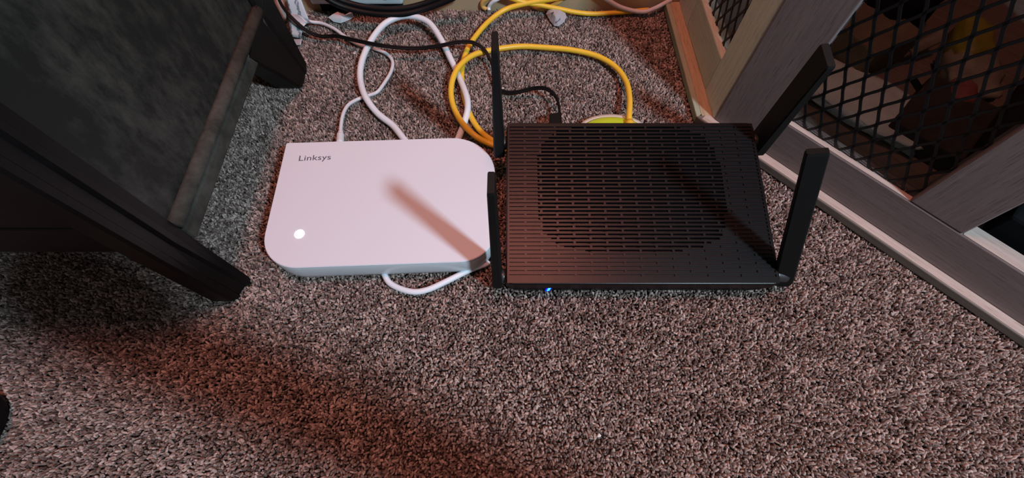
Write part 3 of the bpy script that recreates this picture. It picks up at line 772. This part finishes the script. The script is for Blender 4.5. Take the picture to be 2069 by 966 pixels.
# bottom, top, partition and backs
def poly(name, pts, z0, z1, mat):
    bm = bmesh.new(); prism(bm, [(p.x, p.y) for p in pts], z0, z1); return obj(name, bm, mat, cb)
far = FP(UW, 0.02, 0)
plan = [FO + DS * 0.0 + NS * 0.034, FO + DS * 0.192 + NS * 0.034, Vector((0.72, 0.543, 0)), Vector((0.72, far.y + 0.01, 0)), far + N * 0.015, FP(0.03, 0.031, 0)]
poly('bottom_board', plan, 0.038, 0.046, M['board'])
tplan = [FO + DS * 0.0 + NS * 0.010 , FO + DS * 0.196 + NS * 0.010, Vector((0.735, 0.547, 0)), Vector((0.735, far.y - 0.02, 0)), FP(UW, 0.002, 0), FP(0.01, 0.002, 0)]
poly('light_entry_top', tplan, CH, CH + 0.006, M['light_entry_glass'])  # unseen see-through top, added so lamp light reaches the interior
fb('partition', 0.222, 0.234, 0.030, 0.33, 0.046, CH, M['brown_card'], 0)
bm = bmesh.new(); box(bm, 0.225, 0.72, 0.538, 0.544, 0.01, CH); obj('back_panel', bm, M['brown_card'], cb)
bm = bmesh.new(); box(bm, 0.716, 0.722, far.y + 0.01, 0.538, 0.01, CH); obj('back_panel', bm, M['brown_card'], cb)
# expanded metal mesh
def mesh_panel(o, ax, ay, a0, a1, w, z0, z1, aph, zph, du=0.0083, dz=0.0150, rw=0.00135):
    bm = bmesh.new()
    def seg(pa, pb):
        # clip
        pts = []
        n = 4
        for k in range(n + 1):
            t = k / n
            e_ = t * t * (3 - 2 * t)
            u = pa[0] + (pb[0] - pa[0]) * (0.55 * t + 0.45 * e_)
            z = pa[1] + (pb[1] - pa[1]) * t
            pts.append((u, z))
        pts = [(u, z) for u, z in pts if a0 - 0.001 <= u <= a1 + 0.001 and z0 - 0.001 <= z <= z1 + 0.001]
        if len(pts) < 2: return
        secs = []
        for k, (u, z) in enumerate(pts):
            p = o + ax * u + ay * w + Vector((0, 0, z))
            q = rw
            secs.append([p + ax * q + ay * (-0.0006), p + ax * q + ay * 0.0006, p - ax * q + ay * 0.0006, p - ax * q - ay * 0.0006])
        loft(bm, secs)
    j = 0
    z = zph
    while z > z0 - dz: z -= dz; j -= 1
    while z < z1 + dz:
        off = du if j % 2 else 0.0
        u = aph + off
        while u > a0 - 2 * du: u -= 2 * du
        while u < a1 + 2 * du:
            seg((u, z), (u + du, z + dz)); seg((u, z), (u - du, z + dz))
            u += 2 * du
        z += dz; j += 1
    return obj('mesh_panel', bm, M['mesh_metal'], cb)
mesh_panel(FO, D, N, 0.0600, 0.2100, FW + 0.0070, zr - 0.004, CH - 0.04, 0.0799, 0.1426)
mesh_panel(FO, DS, NS, 0.0350, 0.1550, 0.0250, zr - 0.004, CH - 0.04, 0.045, 0.06)

# things stored in the cabinet, seen dimly through the mesh
def lump(name, cx, cy, z0, sx, sy, sz, ang, mat, amp, fr, seed, parent=None, nu=28, nv=14, sq=0.6):
    bm = bmesh.new()
    ca, sa = math.cos(ang), math.sin(ang)
    def sg(v, e_): return math.copysign(abs(v) ** e_, v)
    secs = []
    for i in range(nv + 1):
        ph = -math.pi / 2 + math.pi * i / nv
        ring_ = []
        for k in range(nu):
            th = 2 * math.pi * k / nu
            x = sg(math.cos(ph), sq) * sg(math.cos(th), sq); y_ = sg(math.cos(ph), sq) * sg(math.sin(th), sq); z = sg(math.sin(ph), sq)
            d = 1 + amp * noise.noise(Vector((x * fr + seed, y_ * fr, z * fr)))
            lx, ly, lz = x * sx * d, y_ * sy * d, max(0.0, (z * d + 1) * sz)
            ring_.append((cx + lx * ca - ly * sa, cy + lx * sa + ly * ca, z0 + lz))
        secs.append(ring_)
    loft(bm, secs)
    bmesh.ops.remove_doubles(bm, verts=bm.verts, dist=1e-5)
    return obj(name, bm, mat, parent, smooth=True)
ANG = math.atan2(D.y, D.x)
ZB = 0.0462
tag(lump('folded_cloth', 0.366, 0.330, ZB, 0.062, 0.036, 0.007, ANG, M['cloth'], 0.35, 2.0, 1), 'grey folded cloth on the cabinet floor behind the left mesh door', 'cloth')
bm = bmesh.new(); fbox(bm, Vector((0.385, 0.415, 0)), Vector((0.9, 0.436, 0)).normalized(), Vector((-0.436, 0.9, 0)).normalized(), -0.035, 0.035, -0.035, 0.035, ZB, ZB + 0.035)
tag(obj('carton', bm, M['olive'], bevel=0.002), 'olive brown carton inside the cabinet behind the grey cloth', 'box')
sn = thing('wrapped_package', 'yellow and white wrapped package with red print inside the cabinet', 'package', (0.485, 0.365, ZB))
lump('film_bag', 0.480, 0.365, ZB, 0.042, 0.026, 0.013, math.radians(65), M['foil_w'], 0.3, 2.2, 4, sn)
lump('yellow_panel', 0.495, 0.405, ZB, 0.036, 0.018, 0.016, math.radians(58), M['foil_y'], 0.25, 2.0, 7, sn)
lump('red_panel', 0.453, 0.333, ZB + 0.004, 0.018, 0.013, 0.011, math.radians(65), M['pink'], 0.25, 2.0, 9, sn)
bm = bmesh.new(); quadsheet(bm, (0.4252, 0.3994, 0.0620), (0.4659, 0.4205, 0.0700), (0.4667, 0.4068, 0.0660), (0.4321, 0.3927, 0.0580), 0.003)
tag(thicken(obj('folded_paper', bm, M['foil_w'], smooth=True), 0.002), 'pale folded paper lying on the dark bag in the cabinet', 'paper')
tag(lump('dark_bag', 0.430, 0.460, ZB, 0.050, 0.030, 0.024, math.radians(20), M['black_cloth'], 0.3, 1.6, 12), 'black cloth bag at the back of the mesh cabinet', 'bag')
st_ = cable('webbing_strap', [(0.4101, 0.3500, 0.0660), (0.4149, 0.3153, 0.0640), (0.4187, 0.2919, 0.0620), (0.4286, 0.2697, 0.0560), (0.4351, 0.2523, 0.0480)], 0.0045, M['black_cloth'], flat=0.35)
tag(st_, 'black webbing strap trailing over the cabinet contents', 'strap')
bm = bmesh.new(); fbox(bm, FP(0.180, 0.120, 0), D, N, -0.030, 0.036, -0.045, 0.045, ZB, ZB + 0.022)
tag(obj('shoe_box', bm, M['brown_card'], bevel=0.002), 'dark brown cardboard box beside the partition inside the cabinet', 'box')
bm = bmesh.new(); fbox(bm, FP(0.330, 0.080, 0), D, N, -0.066, 0.070, -0.044, 0.060, ZB, ZB + 0.030)
tag(obj('dark_case', bm, M['black_cloth'], bevel=0.003), 'black case in the open compartment at the right edge', 'case')

# ---------------------------------------------------------------- dark things at the near edge
bm = bmesh.new()
secs = []
fx, fy = -0.4405, 0.022
for r_, z in ((0.020, 0.0), (0.0245, 0.004), (0.0255, 0.010), (0.023, 0.018), (0.014, 0.024), (0.011, 0.05), (0.010, 0.10)):
    secs.append([(fx + r_ * math.cos(2 * math.pi * k / 32), fy + r_ * 1.25 * math.sin(2 * math.pi * k / 32), z) for k in range(32)])
loft(bm, secs)
tag(obj('chair_foot', bm, M['gum'], smooth=True), 'black rounded foot peeking in at the bottom left corner', 'foot')

# unseen seat-shaped blocker added behind the viewer; its long padded arm throws the soft shadow across the lower left carpet
ch = thing('shadow_armchair', 'added dark seat shape with one long shadow-casting arm, unseen outside the near edge of the view', 'blocker', (0.35, -0.50, 0.0))
cable('shadow_arm', [(0.14, -0.135, 0.520), (0.06, -0.100, 0.500), (-0.02, -0.078, 0.430), (-0.052, -0.066, 0.370), (-0.030, -0.068, 0.342), (0.05, -0.095, 0.340), (0.151, -0.133, 0.340), (0.30, -0.20, 0.342), (0.42, -0.27, 0.345), (0.456, -0.40, 0.35), (0.46, -0.80, 0.35)], 0.029, M['gum'], ch, sub=10)
bm = bmesh.new(); box(bm, 0.06, 0.42, -0.80, -0.40, 0.22, 0.30); obj('seat', bm, M['gum'], ch, bevel=0.02)
bm = bmesh.new(); box(bm, 0.06, 0.50, -0.88, -0.80, 0.22, 0.60); obj('backrest', bm, M['gum'], ch, bevel=0.02)
for lx, ly in ((0.10, -0.42), (0.10, -0.78), (0.42, -0.78)):
    bm = bmesh.new(); box(bm, lx - 0.014, lx + 0.014, ly - 0.014, ly + 0.014, 0.0, 0.225); obj('leg', bm, M['gum'], ch, bevel=0.003)
bm = bmesh.new(); box(bm, 0.442, 0.470, -0.414, -0.386, 0.0, 0.325); obj('leg', bm, M['gum'], ch, bevel=0.003)
